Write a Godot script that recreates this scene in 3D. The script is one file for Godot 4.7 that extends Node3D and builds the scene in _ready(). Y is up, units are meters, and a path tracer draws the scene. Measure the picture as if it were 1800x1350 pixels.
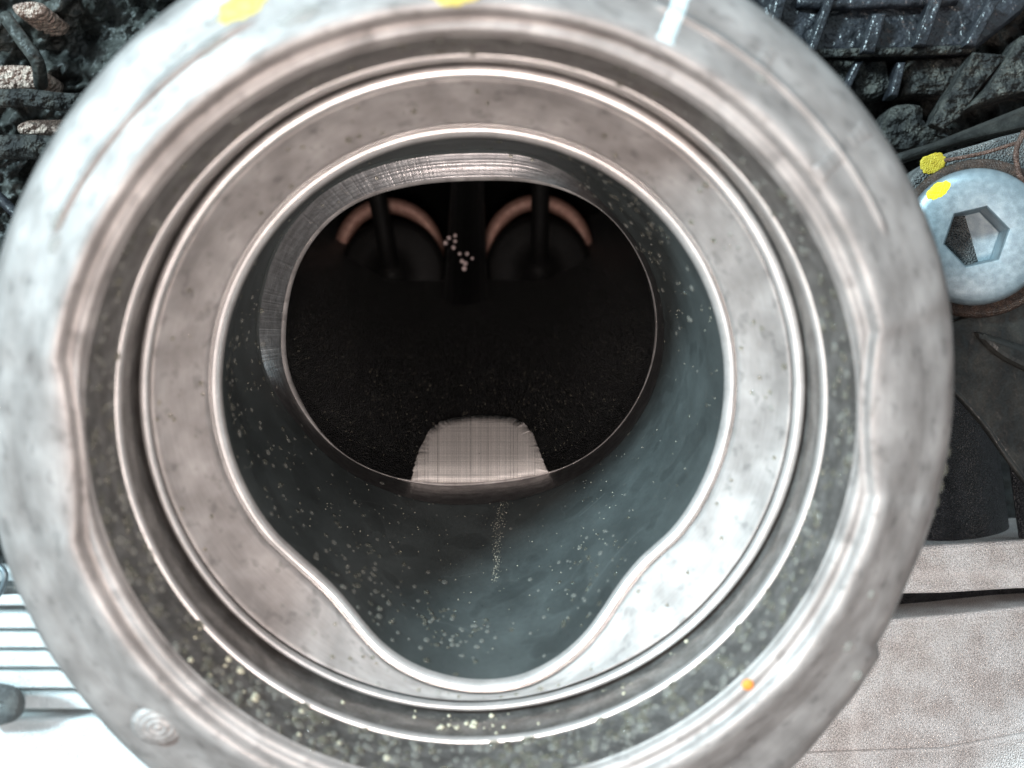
extends Node3D
# Everything is laid out in millimetres in a frame whose +Z looks back at the photographer; XF turns that frame into the world (y up).
const MM := 0.001
const LED := Vector3(-2, -22, 3)
const FOCAL := 2000.0
var XF := Transform3D(Basis(Vector3.RIGHT, deg_to_rad(-48.0)), Vector3(0, 0.3, 0))
var cur := Transform3D()            # frame -> own axes of the thing being built
var rng := RandomNumberGenerator.new()
var used := {}
var M := {}

# flange axes measured in the frame
const EX := Vector3(0.99898634, 0.0, -0.04501428)
const EY := Vector3(0.01019489, 0.97401551, 0.22625174)
const EN := Vector3(0.04384461, -0.22648131, 0.97302819)
const C0 := Vector3(-2.9, -5.02, -94.0)
const KEY := [24.24,24.20,24.16,24.13,24.10,24.07,24.04,23.98,23.83,23.77,23.83,24.11,24.74,25.63,26.54,27.26,27.77,28.11,28.32,28.38,28.24,27.84,27.24,26.47,25.53,24.64,24.05,23.79,23.86,24.07,24.17,24.21,24.24,24.28,24.32,24.36,24.39,24.43,24.47,24.50,24.53,24.57,24.60,24.62,24.65,24.67,24.69,24.71,24.72,24.74,24.74,24.75,24.75,24.75,24.74,24.73,24.72,24.71,24.69,24.67,24.64,24.62,24.59,24.56,24.53,24.49,24.46,24.42,24.39,24.35,24.31,24.27]
const PORT := [22.19,22.25,22.23,22.15,22.02,21.88,21.74,21.60,21.43,21.22,20.96,20.66,20.34,20.04,19.76,19.51,19.28,19.07,18.92,18.85,18.89,19.02,19.22,19.49,19.79,20.08,20.34,20.57,20.74,20.87,20.98,21.09,21.19,21.29,21.40,21.50,21.60,21.68,21.75,21.80,21.85,21.88,21.90,21.92,21.93,21.92,21.87,21.75,21.58,21.37,21.12,20.85,20.57,20.35,20.23,20.23,20.34,20.52,20.76,21.06,21.40,21.71,21.96,22.14,22.24,22.29,22.29,22.25,22.18,22.11,22.08,22.11]

func _ready():
	rng.seed = 7
	setup_camera()
	setup_light()
	make_materials()
	build_phone()
	build_background()
	build_port()
	build_flange()
	build_bolt_side()
	build_wet_and_dust()

# ------------------------------------------------------------------ camera and light
func setup_camera():
	var c := Camera3D.new()
	c.name = "camera"
	var a := CameraAttributesPhysical.new()
	a.frustum_focal_length = 12.0 / (675.0 / FOCAL)
	a.frustum_focus_distance = 0.136
	a.frustum_near = 0.01
	a.frustum_far = 20.0
	a.exposure_aperture = 22.0
	c.attributes = a
	c.near = 0.01
	c.far = 20.0
	c.transform = XF
	add_child(c)
	c.current = true

func setup_light():
	var e := Environment.new()
	e.background_mode = Environment.BG_SKY
	var sm := ProceduralSkyMaterial.new()
	sm.sky_top_color = Color(0.80, 0.88, 0.92)
	sm.sky_horizon_color = Color(0.90, 0.92, 0.92)
	sm.sky_curve = 0.2
	sm.ground_horizon_color = Color(0.42, 0.40, 0.38)
	sm.ground_bottom_color = Color(0.30, 0.29, 0.28)
	sm.sun_angle_max = 1.0
	var sky := Sky.new()
	sky.sky_material = sm
	e.sky = sky
	e.background_energy_multiplier = 0.55
	e.tonemap_mode = Environment.TONE_MAPPER_LINEAR
	e.tonemap_exposure = 1.6
	e.sdfgi_enabled = true
	e.ssao_enabled = true
	e.ssil_enabled = true
	var w := WorldEnvironment.new()
	w.name = "surroundings"
	w.environment = e
	add_child(w)
	var sun := DirectionalLight3D.new()
	sun.name = "sun"
	sun.light_energy = 1.3
	sun.light_angular_distance = 9.0
	sun.light_color = Color(0.84, 0.96, 1.0)
	sun.shadow_enabled = true
	add_child(sun)
	var from_frame := Vector3(-0.62, 0.40, 0.68).normalized()
	sun.look_at_from_position(Vector3.ZERO, XF.basis * (-from_frame), Vector3.UP)

func build_phone():
	# the phone that takes the picture: it stands between the open sky and the duct, and its LED is lit
	var base := Vector3(57, 10, 3)
	var t := thing("smartphone", "dark smartphone held in front of the flange with its small LED lit", "phone", at(base))
	var o := []
	for q in [[1, 1, 0], [-1, 1, 1], [-1, -1, 2], [1, -1, 3]]:
		for k in 7:
			var a: float = PI / 2.0 * (q[2] + k / 6.0)
			o.append(base + Vector3(q[0] * 70.0 + cos(a) * 8.0, q[1] * 30.0 + sin(a) * 8.0, 8.0))
	part("body", solid(o, Vector3(0, 0, -8), 1.2), M.black_plastic, t)
	var at_led := LED - base
	var m := StandardMaterial3D.new()
	m.resource_name = "led_lens"
	m.albedo_color = Color(1.0, 0.97, 0.9)
	m.emission_enabled = true
	m.emission = Color(1.0, 0.95, 0.90)
	m.emission_energy_multiplier = 3.0
	var led := part("flash_led", lathe([[2.4, 0.3], [2.4, -0.1], [1.5, -0.3], [0.05, -0.4]], 40), m, t)
	led.transform = Transform3D(Basis(Vector3.UP, PI), (at_led + Vector3(0, 0, -0.2)) * MM)
	var l := OmniLight3D.new()
	l.name = "flash_light"
	l.light_color = Color(1.0, 0.935, 0.905)
	l.light_energy = 0.0088
	l.light_size = 0.0022
	l.omni_range = 2.0
	l.omni_attenuation = 2.0
	l.shadow_enabled = true
	l.position = (at_led + Vector3(0, 0, -3.2)) * MM
	t.add_child(l)

# ------------------------------------------------------------------ helpers: things and meshes
func numbered(called: String) -> String:
	var n: int = used.get(called, 0)
	used[called] = n + 1
	return called if n == 0 else "%s_%03d" % [called, n]

func thing(called: String, label: String, category: String, t: Transform3D, group := "") -> Node3D:
	var o := Node3D.new()
	o.name = numbered(called)
	add_child(o)
	o.transform = XF * Transform3D(t.basis, t.origin * MM)
	cur = t.affine_inverse()
	o.set_meta("label", label)
	o.set_meta("category", category)
	if group != "":
		o.set_meta("group", group)
	return o

func at(p: Vector3) -> Transform3D:
	return Transform3D(Basis(), p)

func px(u: float, v: float, d: float) -> Vector3:     # a point of the place, from where it was measured and its distance
	return Vector3((u - 900.0) * d / FOCAL, -(v - 675.0) * d / FOCAL, -d)

func part(called: String, mesh: Mesh, mat: Material, parent: Node3D) -> MeshInstance3D:
	var o := MeshInstance3D.new()
	o.name = called
	o.mesh = mesh
	o.material_override = mat
	parent.add_child(o, true)
	return o

# rows of points (own axes, mm) -> one smooth sheet. vlen: texture length per row
func sheet(rows: Array, closed: bool, flip := false, ulen := 1.0, vlen := 10.0) -> ArrayMesh:
	var st := SurfaceTool.new()
	st.begin(Mesh.PRIMITIVE_TRIANGLES)
	add_sheet(st, rows, closed, flip, ulen, vlen)
	st.generate_normals()
	return st.commit()

func add_sheet(st: SurfaceTool, rows: Array, closed: bool, flip := false, ulen := 1.0, vlen := 10.0, base := 0) -> int:
	var n: int = rows[0].size()
	var m := n + 1 if closed else n
	var v := 0.0
	for j in rows.size():
		if j > 0:
			v += rows[j][0].distance_to(rows[j - 1][0]) / vlen
		for i in m:
			st.set_uv(Vector2(float(i) / (m - 1) * ulen, v))
			st.set_smooth_group(0)
			st.add_vertex(rows[j][i % n] * MM)
	for j in rows.size() - 1:
		for i in m - 1:
			var a := base + j * m + i
			var b := a + 1
			var c := a + m
			var d := c + 1
			if flip:
				for k in [a, c, b, b, c, d]:
					st.add_index(k)
			else:
				for k in [a, b, c, b, d, c]:
					st.add_index(k)
	return base + rows.size() * m

func pol(th: float, r: float, s: float) -> Vector3:
	return Vector3(cos(th) * r, sin(th) * r, -s)

func lathe(profile: Array, seg := 360, flip := false, ulen := 1.0, vlen := 10.0) -> ArrayMesh:
	var rows := []
	for p in profile:
		var row := PackedVector3Array()
		for i in seg:
			row.append(pol(TAU * i / seg, p[0], p[1]))
		rows.append(row)
	return sheet(rows, true, flip, ulen, vlen)

func table(t: Array, th: float) -> float:
	var n := t.size()
	var x := fposmod(rad_to_deg(th) + 180.0, 360.0) / 360.0 * n
	var i := int(floor(x))
	return cubic_interpolate(t[i % n], t[(i + 1) % n], t[(i + n - 1) % n], t[(i + 2) % n], x - i)

# a closed outline (points of the frame, clockwise or not) as a solid with rounded front edge, going back by `back`
func solid(outline: Array, back: Vector3, bevel := 0.4, lift := Vector3(0, 0, 1)) -> ArrayMesh:
	var n := outline.size()
	var pts := []
	var flat := PackedVector2Array()
	for p in outline:
		pts.append(cur * p)
		flat.append(Vector2(p.x, p.y))
	if Geometry2D.is_polygon_clockwise(flat):
		pts.reverse()
		flat.reverse()
	var bk := cur.basis * back
	var up := (cur.basis * lift).normalized()
	var inset := []
	for i in n:
		var a: Vector2 = flat[(i + n - 1) % n]
		var b: Vector2 = flat[i]
		var c: Vector2 = flat[(i + 1) % n]
		var e1 := (b - a).normalized()
		var e2 := (c - b).normalized()
		var nn := (Vector2(-e1.y, e1.x) + Vector2(-e2.y, e2.x)).normalized()
		inset.append(cur.basis * Vector3(nn.x, nn.y, 0))
	var rows := []
	for k in 4:
		var ph := PI / 2.0 * k / 3.0
		var row := PackedVector3Array()
		for i in n:
			row.append(pts[i] + inset[i] * bevel * (1.0 - cos(ph)) - up * bevel * (1.0 - sin(ph)))
		rows.append(row)
	var low := PackedVector3Array()
	for i in n:
		low.append(pts[i] + bk)
	rows.insert(0, low)
	var st := SurfaceTool.new()
	st.begin(Mesh.PRIMITIVE_TRIANGLES)
	var tri := Geometry2D.triangulate_polygon(flat)
	var flat_faces := []
	for j in rows.size() - 1:
		for i in n:
			var k2 := (i + 1) % n
			flat_faces.append([rows[j][i], rows[j + 1][i], rows[j][k2]])
			flat_faces.append([rows[j][k2], rows[j + 1][i], rows[j + 1][k2]])
	var top: PackedVector3Array = rows[rows.size() - 1]
	for q in range(0, tri.size(), 3):
		flat_faces.append([top[tri[q]], top[tri[q + 2]], top[tri[q + 1]]])
		flat_faces.append([low[tri[q]], low[tri[q + 1]], low[tri[q + 2]]])
	for t in flat_faces:
		var nn2: Vector3 = (t[2] - t[0]).cross(t[1] - t[0])
		if nn2.length() < 1e-9:
			continue
		st.set_normal(nn2.normalized())
		for p in t:
			st.add_vertex(p * MM)
	return st.commit()

func curve_loop(pts: Array, sub := 5) -> Array:
	var out := []
	var n := pts.size()
	for i in n:
		for k in sub:
			var a: Vector3 = pts[i]
			out.append(a.cubic_interpolate(pts[(i + 1) % n], pts[(i + n - 1) % n], pts[(i + 2) % n], float(k) / sub))
	return out

func pxs(list: Array, d: float) -> Array:
	var out := []
	for p in list:
		out.append(px(p[0], p[1], p[2] if p.size() > 2 else d))
	return out

func tube(path: Array, radius, sides := 14) -> ArrayMesh:      # path in the frame
	var pts := []
	for i in path.size() - 1:
		for k in 6:
			var a: Vector3 = path[i]
			pts.append(a.cubic_interpolate(path[i + 1], path[max(i - 1, 0)], path[min(i + 2, path.size() - 1)], k / 6.0))
	pts.append(path[path.size() - 1])
	var rows := []
	var side := Vector3(0.3, 0.5, 0.8).normalized()
	var n := pts.size()
	for i in n:
		var t: Vector3 = (pts[min(i + 1, n - 1)] - pts[max(i - 1, 0)]).normalized()
		side = (side - t * side.dot(t)).normalized()
		var up := t.cross(side)
		var r: float = radius if not (radius is Callable) else radius.call(float(i) / (n - 1))
		if i == 0:
			var cap := PackedVector3Array()
			for k in sides:
				cap.append(cur * pts[0])
			rows.append(cap)
		var row := PackedVector3Array()
		for k in sides:
			var a2 := TAU * k / sides
			row.append(cur * (pts[i] + (side * cos(a2) + up * sin(a2)) * r))
		rows.append(row)
		if i == n - 1:
			var cap2 := PackedVector3Array()
			for k in sides:
				cap2.append(cur * pts[i])
			rows.append(cap2)
	return sheet(rows, true, false, 1.0, 6.0)

# an uneven dab of paint: outline radius wobbles, centre stands a little proud. place(x, y) gives the surface point in own axes, nrm its normal
func dab(place: Callable, nrm: Vector3, rx: float, ry: float, turn: float, thick: float, seed_: int) -> ArrayMesh:
	var nz := FastNoiseLite.new()
	nz.seed = seed_
	nz.frequency = 0.9
	var rows := []
	var heights := [1.0, 1.0, 0.95, 0.8, 0.35, -0.6]
	var rads := [0.02, 0.35, 0.7, 0.88, 0.97, 1.0]
	for j in rads.size():
		var row := PackedVector3Array()
		for i in 40:
			var a := TAU * i / 40
			var w: float = 1.0 + 0.28 * nz.get_noise_2d(cos(a) * 1.3, sin(a) * 1.3) + 0.10 * nz.get_noise_2d(cos(a) * 5.0, sin(a) * 5.0)
			var x: float = cos(a) * rx * w * rads[j]
			var y: float = sin(a) * ry * w * rads[j]
			var p: Vector3 = place.call(x * cos(turn) - y * sin(turn), x * sin(turn) + y * cos(turn))
			row.append(p + nrm * thick * heights[j])
		rows.append(row)
	return sheet(rows, true, false)

# ------------------------------------------------------------------ materials
func noise_pic(size: int, seed_: int, freq: float, oct: int) -> PackedByteArray:
	var n := FastNoiseLite.new()
	n.seed = seed_
	n.noise_type = FastNoiseLite.TYPE_SIMPLEX_SMOOTH
	n.frequency = freq
	n.fractal_octaves = oct
	var im := n.get_seamless_image(size, size)
	im.convert(Image.FORMAT_L8)
	return im.get_data()

# colour texture: coarse patches between c0 and c1, fine grain around them, rare flecks
func mottled(seed_: int, c0: Color, c1: Color, coarse := 0.012, fine := 0.2, grain := 0.25, patch := 1.0, size := 512) -> ImageTexture:
	var a := noise_pic(size, seed_, coarse, 4)
	var b := noise_pic(size, seed_ + 1, fine, 2)
	var data := PackedByteArray()
	data.resize(size * size * 3)
	for i in size * size:
		var t: float = clampf((a[i] / 255.0 - 0.5) * patch * 1.6 + 0.5, 0.0, 1.0)
		var g: float = 1.0 + (b[i] / 255.0 - 0.5) * 2.0 * grain
		data[i * 3] = clampi(int((c0.r + (c1.r - c0.r) * t) * g * 255.0), 0, 255)
		data[i * 3 + 1] = clampi(int((c0.g + (c1.g - c0.g) * t) * g * 255.0), 0, 255)
		data[i * 3 + 2] = clampi(int((c0.b + (c1.b - c0.b) * t) * g * 255.0), 0, 255)
	return ImageTexture.create_from_image(Image.create_from_data(size, size, false, Image.FORMAT_RGB8, data))

# the bore's film of residue: soft patches, stains with an outline, dark specks and hairline scratches
func stained_wall() -> ImageTexture:
	var W := 1024
	var H := 512
	var n1 := FastNoiseLite.new()
	n1.seed = 91
	n1.frequency = 1.0
	n1.fractal_octaves = 4
	var n2 := FastNoiseLite.new()
	n2.seed = 92
	n2.frequency = 1.0
	n2.fractal_octaves = 3
	var rnd := RandomNumberGenerator.new()
	rnd.seed = 93
	var im := Image.create(W, H, false, Image.FORMAT_RGB8)
	for y in H:
		for x in W:
			var a := TAU * x / W
			var px3 := Vector3(cos(a) * 2.6, sin(a) * 2.6, y * 0.011)
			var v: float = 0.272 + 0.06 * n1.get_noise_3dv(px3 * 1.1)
			var f: float = n2.get_noise_3dv(px3 * 0.9 + Vector3(9, 4, 2))
			v *= 1.0 - 0.10 * smoothstep(0.20, 0.34, f) + 0.06 * (1.0 - smoothstep(0.0, 0.02, absf(f - 0.225)))
			v *= 1.0 + 0.07 * n1.get_noise_3dv(px3 * 14.0)
			if rnd.randf() < 0.0006:
				v *= 0.6
			im.set_pixel(x, y, Color(v * 0.955, v * 1.015, v * 1.01))
	for k in 46:
		var p := Vector2(rnd.randf() * W, rnd.randf() * H)
		var d := Vector2.from_angle(rnd.randf() * TAU)
		var add := rnd.randf_range(0.03, 0.10)
		for q in rnd.randi_range(15, 60):
			p += d
			d = d.rotated(rnd.randfn() * 0.05)
			if p.y > 1 and p.y < H - 1:
				var xx := posmod(int(p.x), W)
				im.set_pixel(xx, int(p.y), im.get_pixel(xx, int(p.y)) + Color(add, add, add))
	return ImageTexture.create_from_image(im)

# ring metal: faint stains, tool lines that run round (along u), a few smudges
func turned(seed_: int, c0: Color, c1: Color) -> ImageTexture:
	var W := 512
	var patch := noise_pic(W, seed_, 0.011, 4)
	var smudge := noise_pic(W, seed_ + 1, 0.026, 3)
	var hair := noise_pic(W, seed_ + 2, 0.30, 2)
	var rnd := RandomNumberGenerator.new()
	rnd.seed = seed_
	var line := []
	for y in W:
		line.append(rnd.randf())
	var im := Image.create(W, W, false, Image.FORMAT_RGB8)
	for y in W:
		for x in W:
			var i := y * W + x
			var xs := x / 16.0
			var h0: float = hair[y * W + int(xs)]
			var h1: float = hair[y * W + (int(xs) + 1) % 32]
			var streak: float = lerpf(h0, h1, xs - floorf(xs)) / 255.0 - 0.5
			var t: float = (patch[i] / 255.0 - 0.5) * 1.7 + 0.55 + streak * 0.55 + 0.2 * (line[y] - 0.5)
			var dark: float = 1.0 - 0.13 * smoothstep(0.58, 0.86, smudge[i] / 255.0)
			var c := c0.lerp(c1, clampf(t, -0.5, 1.4)) * dark
			im.set_pixel(x, y, c)
	return ImageTexture.create_from_image(im)

# fine tool marks that run round the ring, with pits
func pitted() -> ImageTexture:
	var W := 512
	var a := noise_pic(W, 111, 0.03, 3)
	var b := noise_pic(W, 112, 0.11, 2)
	var rnd := RandomNumberGenerator.new()
	rnd.seed = 113
	var line := []
	for i in W:
		line.append(rnd.randf())
	var data := PackedByteArray()
	data.resize(W * W)
	for y in W:
		for x in W:
			var i := y * W + x
			var v: float = 0.30 * a[i] / 255.0 + 0.10 * line[y] + 0.5
			v -= 0.30 * smoothstep(0.84, 0.92, b[i] / 255.0)
			data[i] = clampi(int(v * 255.0), 0, 255)
	return ImageTexture.create_from_image(Image.create_from_data(W, W, false, Image.FORMAT_L8, data))

# milled aluminium: crossing cutter marks, some darker
func hatched() -> ImageTexture:
	var W := 512
	var rnd := RandomNumberGenerator.new()
	rnd.seed = 97
	var a := []
	var b := []
	for i in W:
		a.append(1.0 - 0.26 * pow(rnd.randf(), 2.0))
		b.append(1.0 - 0.30 * pow(rnd.randf(), 2.0))
	for k in 7:
		var at_ := rnd.randi_range(20, W - 20)
		for q in 3:
			a[at_ + q] = 0.72
	var g := noise_pic(W, 98, 0.25, 2)
	var h := noise_pic(W, 99, 0.012, 3)
	var im := Image.create(W, W, false, Image.FORMAT_RGB8)
	for y in W:
		for x in W:
			var soft: float = h[y * W + x] / 255.0
			var v: float = 0.90 * lerpf(1.0, a[x], 0.3 + soft) * lerpf(1.0, b[y], 1.2 - soft) * (1.0 + (g[y * W + x] / 255.0 - 0.5) * 0.34)
			im.set_pixel(x, y, Color(v, v * 0.965, v * 0.94))
	return ImageTexture.create_from_image(im)

# turning marks and scraper streaks
func cross_lines() -> ImageTexture:
	var rnd := RandomNumberGenerator.new()
	rnd.seed = 95
	var W := 256
	var a := []
	var b := []
	for i in W:
		a.append(rnd.randf() * rnd.randf())
		b.append(rnd.randf() * rnd.randf())
	var im := Image.create(W, W, false, Image.FORMAT_RGB8)
	for y in W:
		for x in W:
			var v: float = 0.5 * a[x] + 0.5 * b[y]
			im.set_pixel(x, y, Color(v, v, v))
	return ImageTexture.create_from_image(im)

func grey(seed_: int, freq: float, oct: int, lo := 0.0, hi := 1.0, size := 512) -> ImageTexture:
	var a := noise_pic(size, seed_, freq, oct)
	for i in a.size():
		a[i] = clampi(int((lo + (hi - lo) * clampf((a[i] / 255.0 - 0.5) * 1.5 + 0.5, 0.0, 1.0)) * 255.0), 0, 255)
	return ImageTexture.create_from_image(Image.create_from_data(size, size, false, Image.FORMAT_L8, a))

func mat(key: String, albedo: Texture2D, rough: float, metal: float, height: Texture2D = null, hscale := 0.0, tri := 40.0, uv := Vector3.ZERO, rough_tex: Texture2D = null, spec := 0.5) -> StandardMaterial3D:
	var m := StandardMaterial3D.new()
	m.resource_name = key
	m.albedo_texture = albedo
	m.roughness = rough
	m.metallic = metal
	m.metallic_specular = spec
	if rough_tex:
		m.roughness_texture = rough_tex
		m.roughness_texture_channel = BaseMaterial3D.TEXTURE_CHANNEL_RED
	if height:
		m.heightmap_enabled = true
		m.heightmap_texture = height
		m.heightmap_scale = hscale
	if uv == Vector3.ZERO:
		m.uv1_triplanar = true
		m.uv1_scale = Vector3.ONE * tri
	else:
		m.uv1_scale = uv
	M[key] = m
	return m

func make_materials():
	var streak := grey(11, 0.03, 3)
	var fine := grey(12, 0.16, 3)
	var lump := grey(13, 0.035, 4)
	var r1 := grey(14, 0.02, 4, 0.84, 1.0)
	var flange := turned(21, Color(0.55, 0.53, 0.52), Color(0.66, 0.64, 0.63))
	var oily := mottled(23, Color(0.48, 0.47, 0.46), Color(0.60, 0.59, 0.58), 0.02, 0.12, 0.12, 1.3)  # darker than the rim metal; used for recess, groove and collar
	var lit_edge := mottled(29, Color(0.74, 0.725, 0.715), Color(0.82, 0.80, 0.79), 0.02, 0.12, 0.04)  # cleaner machined edges, with their bright highlights also put into the colour
	mat("rim_metal", flange, 0.64, 0.5, pitted(), 0.0014, 40, Vector3(6.0, 0.45, 1), r1)
	mat("dark_ring_metal", oily, 0.42, 0.75, pitted(), 0.0015, 40, Vector3(5.0, 0.3, 1), r1)
	mat("lit_edge_metal", lit_edge, 0.32, 0.55, streak, 0.0004, 40, Vector3(5.0, 0.5, 1))
	mat("shoulder_metal", flange, 0.70, 0.6, pitted(), 0.0006, 40, Vector3(5.0, 0.22, 1), r1)
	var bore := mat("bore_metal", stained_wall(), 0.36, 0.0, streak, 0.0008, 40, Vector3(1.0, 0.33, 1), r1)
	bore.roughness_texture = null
	mat("turned_metal", mottled(81, Color(0.52, 0.51, 0.51), Color(0.62, 0.61, 0.61), 0.02, 0.12, 0.06), 0.30, 0.9, cross_lines(), 0.0035, 40, Vector3(6.0, 1.0, 1))
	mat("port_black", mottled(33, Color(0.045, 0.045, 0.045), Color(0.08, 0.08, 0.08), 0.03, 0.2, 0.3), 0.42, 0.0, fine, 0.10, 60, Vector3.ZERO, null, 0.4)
	mat("raw_cut", hatched(), 0.5, 0.15, cross_lines(), 0.006, 40, Vector3(1, 1, 1))
	mat("seat_bronze", mottled(37, Color(0.50, 0.37, 0.325), Color(0.60, 0.48, 0.435), 0.02, 0.2, 0.08), 0.5, 0.4, fine, 0.004, 60)
	mat("valve_black", mottled(39, Color(0.045, 0.045, 0.045), Color(0.08, 0.077, 0.074), 0.03, 0.2, 0.3), 0.5, 0.0, fine, 0.006, 60, Vector3.ZERO, null, 0.3)
	mat("zinc", mottled(41, Color(0.46, 0.505, 0.53), Color(0.55, 0.595, 0.615), 0.02, 0.15, 0.08), 0.5, 0.6, fine, 0.001, 80, Vector3.ZERO, r1)
	mat("cast_bright", mottled(45, Color(0.83, 0.80, 0.785), Color(0.96, 0.945, 0.935), 0.010, 0.3, 0.38), 0.5, 0.0, grey(15, 0.30, 2), 0.03, 33)
	mat("cast_white", mottled(47, Color(0.86, 0.88, 0.88), Color(0.93, 0.94, 0.94), 0.012, 0.2, 0.05), 0.6, 0.1, fine, 0.02, 30)
	mat("cast_grey", mottled(49, Color(0.34, 0.34, 0.34), Color(0.50, 0.50, 0.49), 0.015, 0.25, 0.30), 0.6, 0.3, fine, 0.05, 40)
	mat("black_rubber", mottled(51, Color(0.11, 0.115, 0.13), Color(0.19, 0.195, 0.215), 0.02, 0.2, 0.3), 0.36, 0.0, lump, 0.035, 24)
	mat("dusty_black", mottled(53, Color(0.06, 0.06, 0.058), Color(0.26, 0.255, 0.235), 0.02, 0.16, 0.5, 1.2), 0.75, 0.0, lump, 0.15, 26)
	mat("grimy_casting", mottled(55, Color(0.06, 0.066, 0.063), Color(0.28, 0.285, 0.27), 0.012, 0.16, 0.35, 1.5), 0.55, 0.1, lump, 0.10, 16)
	mat("black_plate", mottled(57, Color(0.11, 0.11, 0.105), Color(0.21, 0.205, 0.19), 0.014, 0.2, 0.18), 0.38, 0.1, lump, 0.01, 30)
	mat("black_plastic", mottled(59, Color(0.12, 0.125, 0.135), Color(0.17, 0.175, 0.19), 0.02, 0.2, 0.2), 0.38, 0.0, fine, 0.05, 40)
	mat("dark_backing", mottled(61, Color(0.09, 0.09, 0.09), Color(0.18, 0.18, 0.17), 0.02, 0.2, 0.3), 0.7, 0.0, lump, 0.2, 20)
	mat("yellow_paint", mottled(63, Color(0.90, 0.80, 0.03), Color(0.97, 0.90, 0.06), 0.02, 0.2, 0.06), 0.5, 0.0, fine, 0.006, 60)
	mat("dull_yellow_paint", mottled(66, Color(0.66, 0.57, 0.10), Color(0.76, 0.68, 0.20), 0.03, 0.2, 0.14), 0.6, 0.0, fine, 0.01, 60)
	mat("faded_yellow_paint", mottled(65, Color(0.76, 0.69, 0.30), Color(0.84, 0.79, 0.48), 0.03, 0.2, 0.14), 0.6, 0.0, fine, 0.01, 60)
	mat("copper_brown", mottled(67, Color(0.28, 0.21, 0.18), Color(0.44, 0.34, 0.30), 0.03, 0.2, 0.2), 0.4, 0.3, fine, 0.02, 60)
	mat("pale_reflection", mottled(69, Color(0.76, 0.84, 0.86), Color(0.84, 0.90, 0.91), 0.03, 0.2, 0.05), 0.45, 0.2, fine, 0.006, 60)  # pale blue of a reflection on the rim, put into the colour
	mat("brown_seal", mottled(71, Color(0.16, 0.12, 0.10), Color(0.28, 0.21, 0.17), 0.03, 0.2, 0.2), 0.5, 0.0, fine, 0.02, 60)
	mat("pink_metal", mottled(73, Color(0.60, 0.50, 0.46), Color(0.82, 0.74, 0.68), 0.03, 0.16, 0.4), 0.6, 0.3, lump, 0.15, 40)
	mat("pink_drop", mottled(74, Color(0.72, 0.64, 0.63), Color(0.84, 0.77, 0.76), 0.03, 0.2, 0.1), 0.3, 0.0)
	mat("grit", mottled(75, Color(0.70, 0.68, 0.60), Color(0.90, 0.88, 0.80), 0.03, 0.2, 0.2), 0.6, 0.0)
	mat("yellow_grit", mottled(77, Color(0.66, 0.64, 0.55), Color(0.80, 0.785, 0.71), 0.03, 0.2, 0.2), 0.6, 0.0)
	mat("orange_grit", mottled(79, Color(0.85, 0.48, 0.16), Color(0.95, 0.60, 0.25), 0.03, 0.2, 0.2), 0.6, 0.0)
	var w := StandardMaterial3D.new()
	w.resource_name = "oily_water"
	w.albedo_color = Color(0.97, 0.96, 0.90, 0.05)
	w.roughness = 0.04
	w.transparency = BaseMaterial3D.TRANSPARENCY_ALPHA
	w.refraction_enabled = true
	w.refraction_scale = 0.036
	M["water"] = w
	var o := StandardMaterial3D.new()
	o.resource_name = "milky_oil"
	o.albedo_color = Color(0.62, 0.62, 0.59, 0.22)
	o.roughness = 0.26
	o.transparency = BaseMaterial3D.TRANSPARENCY_ALPHA
	M["milky"] = o

# ------------------------------------------------------------------ the flange (own axes: z towards the photographer, s counts inwards)
func flange_frame() -> Transform3D:
	return Transform3D(Basis(EX, EY, EN), C0)

func window(th: float, from: float, to: float, soft := 1.2) -> float:
	var c := (from + to) / 2.0
	var d := absf(wrapf(rad_to_deg(th) - c, -180.0, 180.0))
	return 1.0 - smoothstep((to - from) / 2.0 - soft / 2.0, (to - from) / 2.0 + soft / 2.0, d)

func pad(th: float) -> float:
	return maxf(window(th, 169.5, 193.0, 4.0), window(th, -8.5, 15.5, 2.8))

func flat_cut(th: float) -> float:
	var l := absf(wrapf(rad_to_deg(th) - 181.0, -180.0, 180.0)) / 13.0
	var r := absf(wrapf(rad_to_deg(th) - 4.0, -180.0, 180.0)) / 12.0
	return maxf(maxf(0.0, 1.0 - l * l), maxf(0.0, 1.0 - r * r))

func ridge(th: float) -> float:
	return maxf(window(th, 28.5, 68.0, 3.0), window(th, 118.0, 152.0, 5.0))

const RIM_OUT := [[180.0, 41.6], [-170.0, 42.2], [-160.0, 42.6], [-150.0, 43.0], [-132.0, 43.6], [-110.0, 44.2], [-90.0, 44.6], [-70.0, 44.6], [-50.0, 44.3], [-37.0, 43.3], [-30.0, 42.9], [-28.5, 42.0], [-19.0, 41.6], [-10.0, 41.7], [5.0, 41.9], [20.0, 42.2], [60.0, 41.9], [120.0, 42.2], [150.0, 41.9]]
func rim_out(th: float) -> float:
	var d := fposmod(rad_to_deg(th) - 180.0, 360.0)
	var n := RIM_OUT.size()
	for i in n:
		var a := fposmod(RIM_OUT[i][0] - 180.0, 360.0)
		var b: float = fposmod(RIM_OUT[(i + 1) % n][0] - 180.0, 360.0) if i < n - 1 else 360.0
		if d >= a and d <= b:
			return lerpf(RIM_OUT[i][1], RIM_OUT[(i + 1) % n][1], smoothstep(0.0, 1.0, (d - a) / maxf(b - a, 0.001)))
	return 42.0

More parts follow.
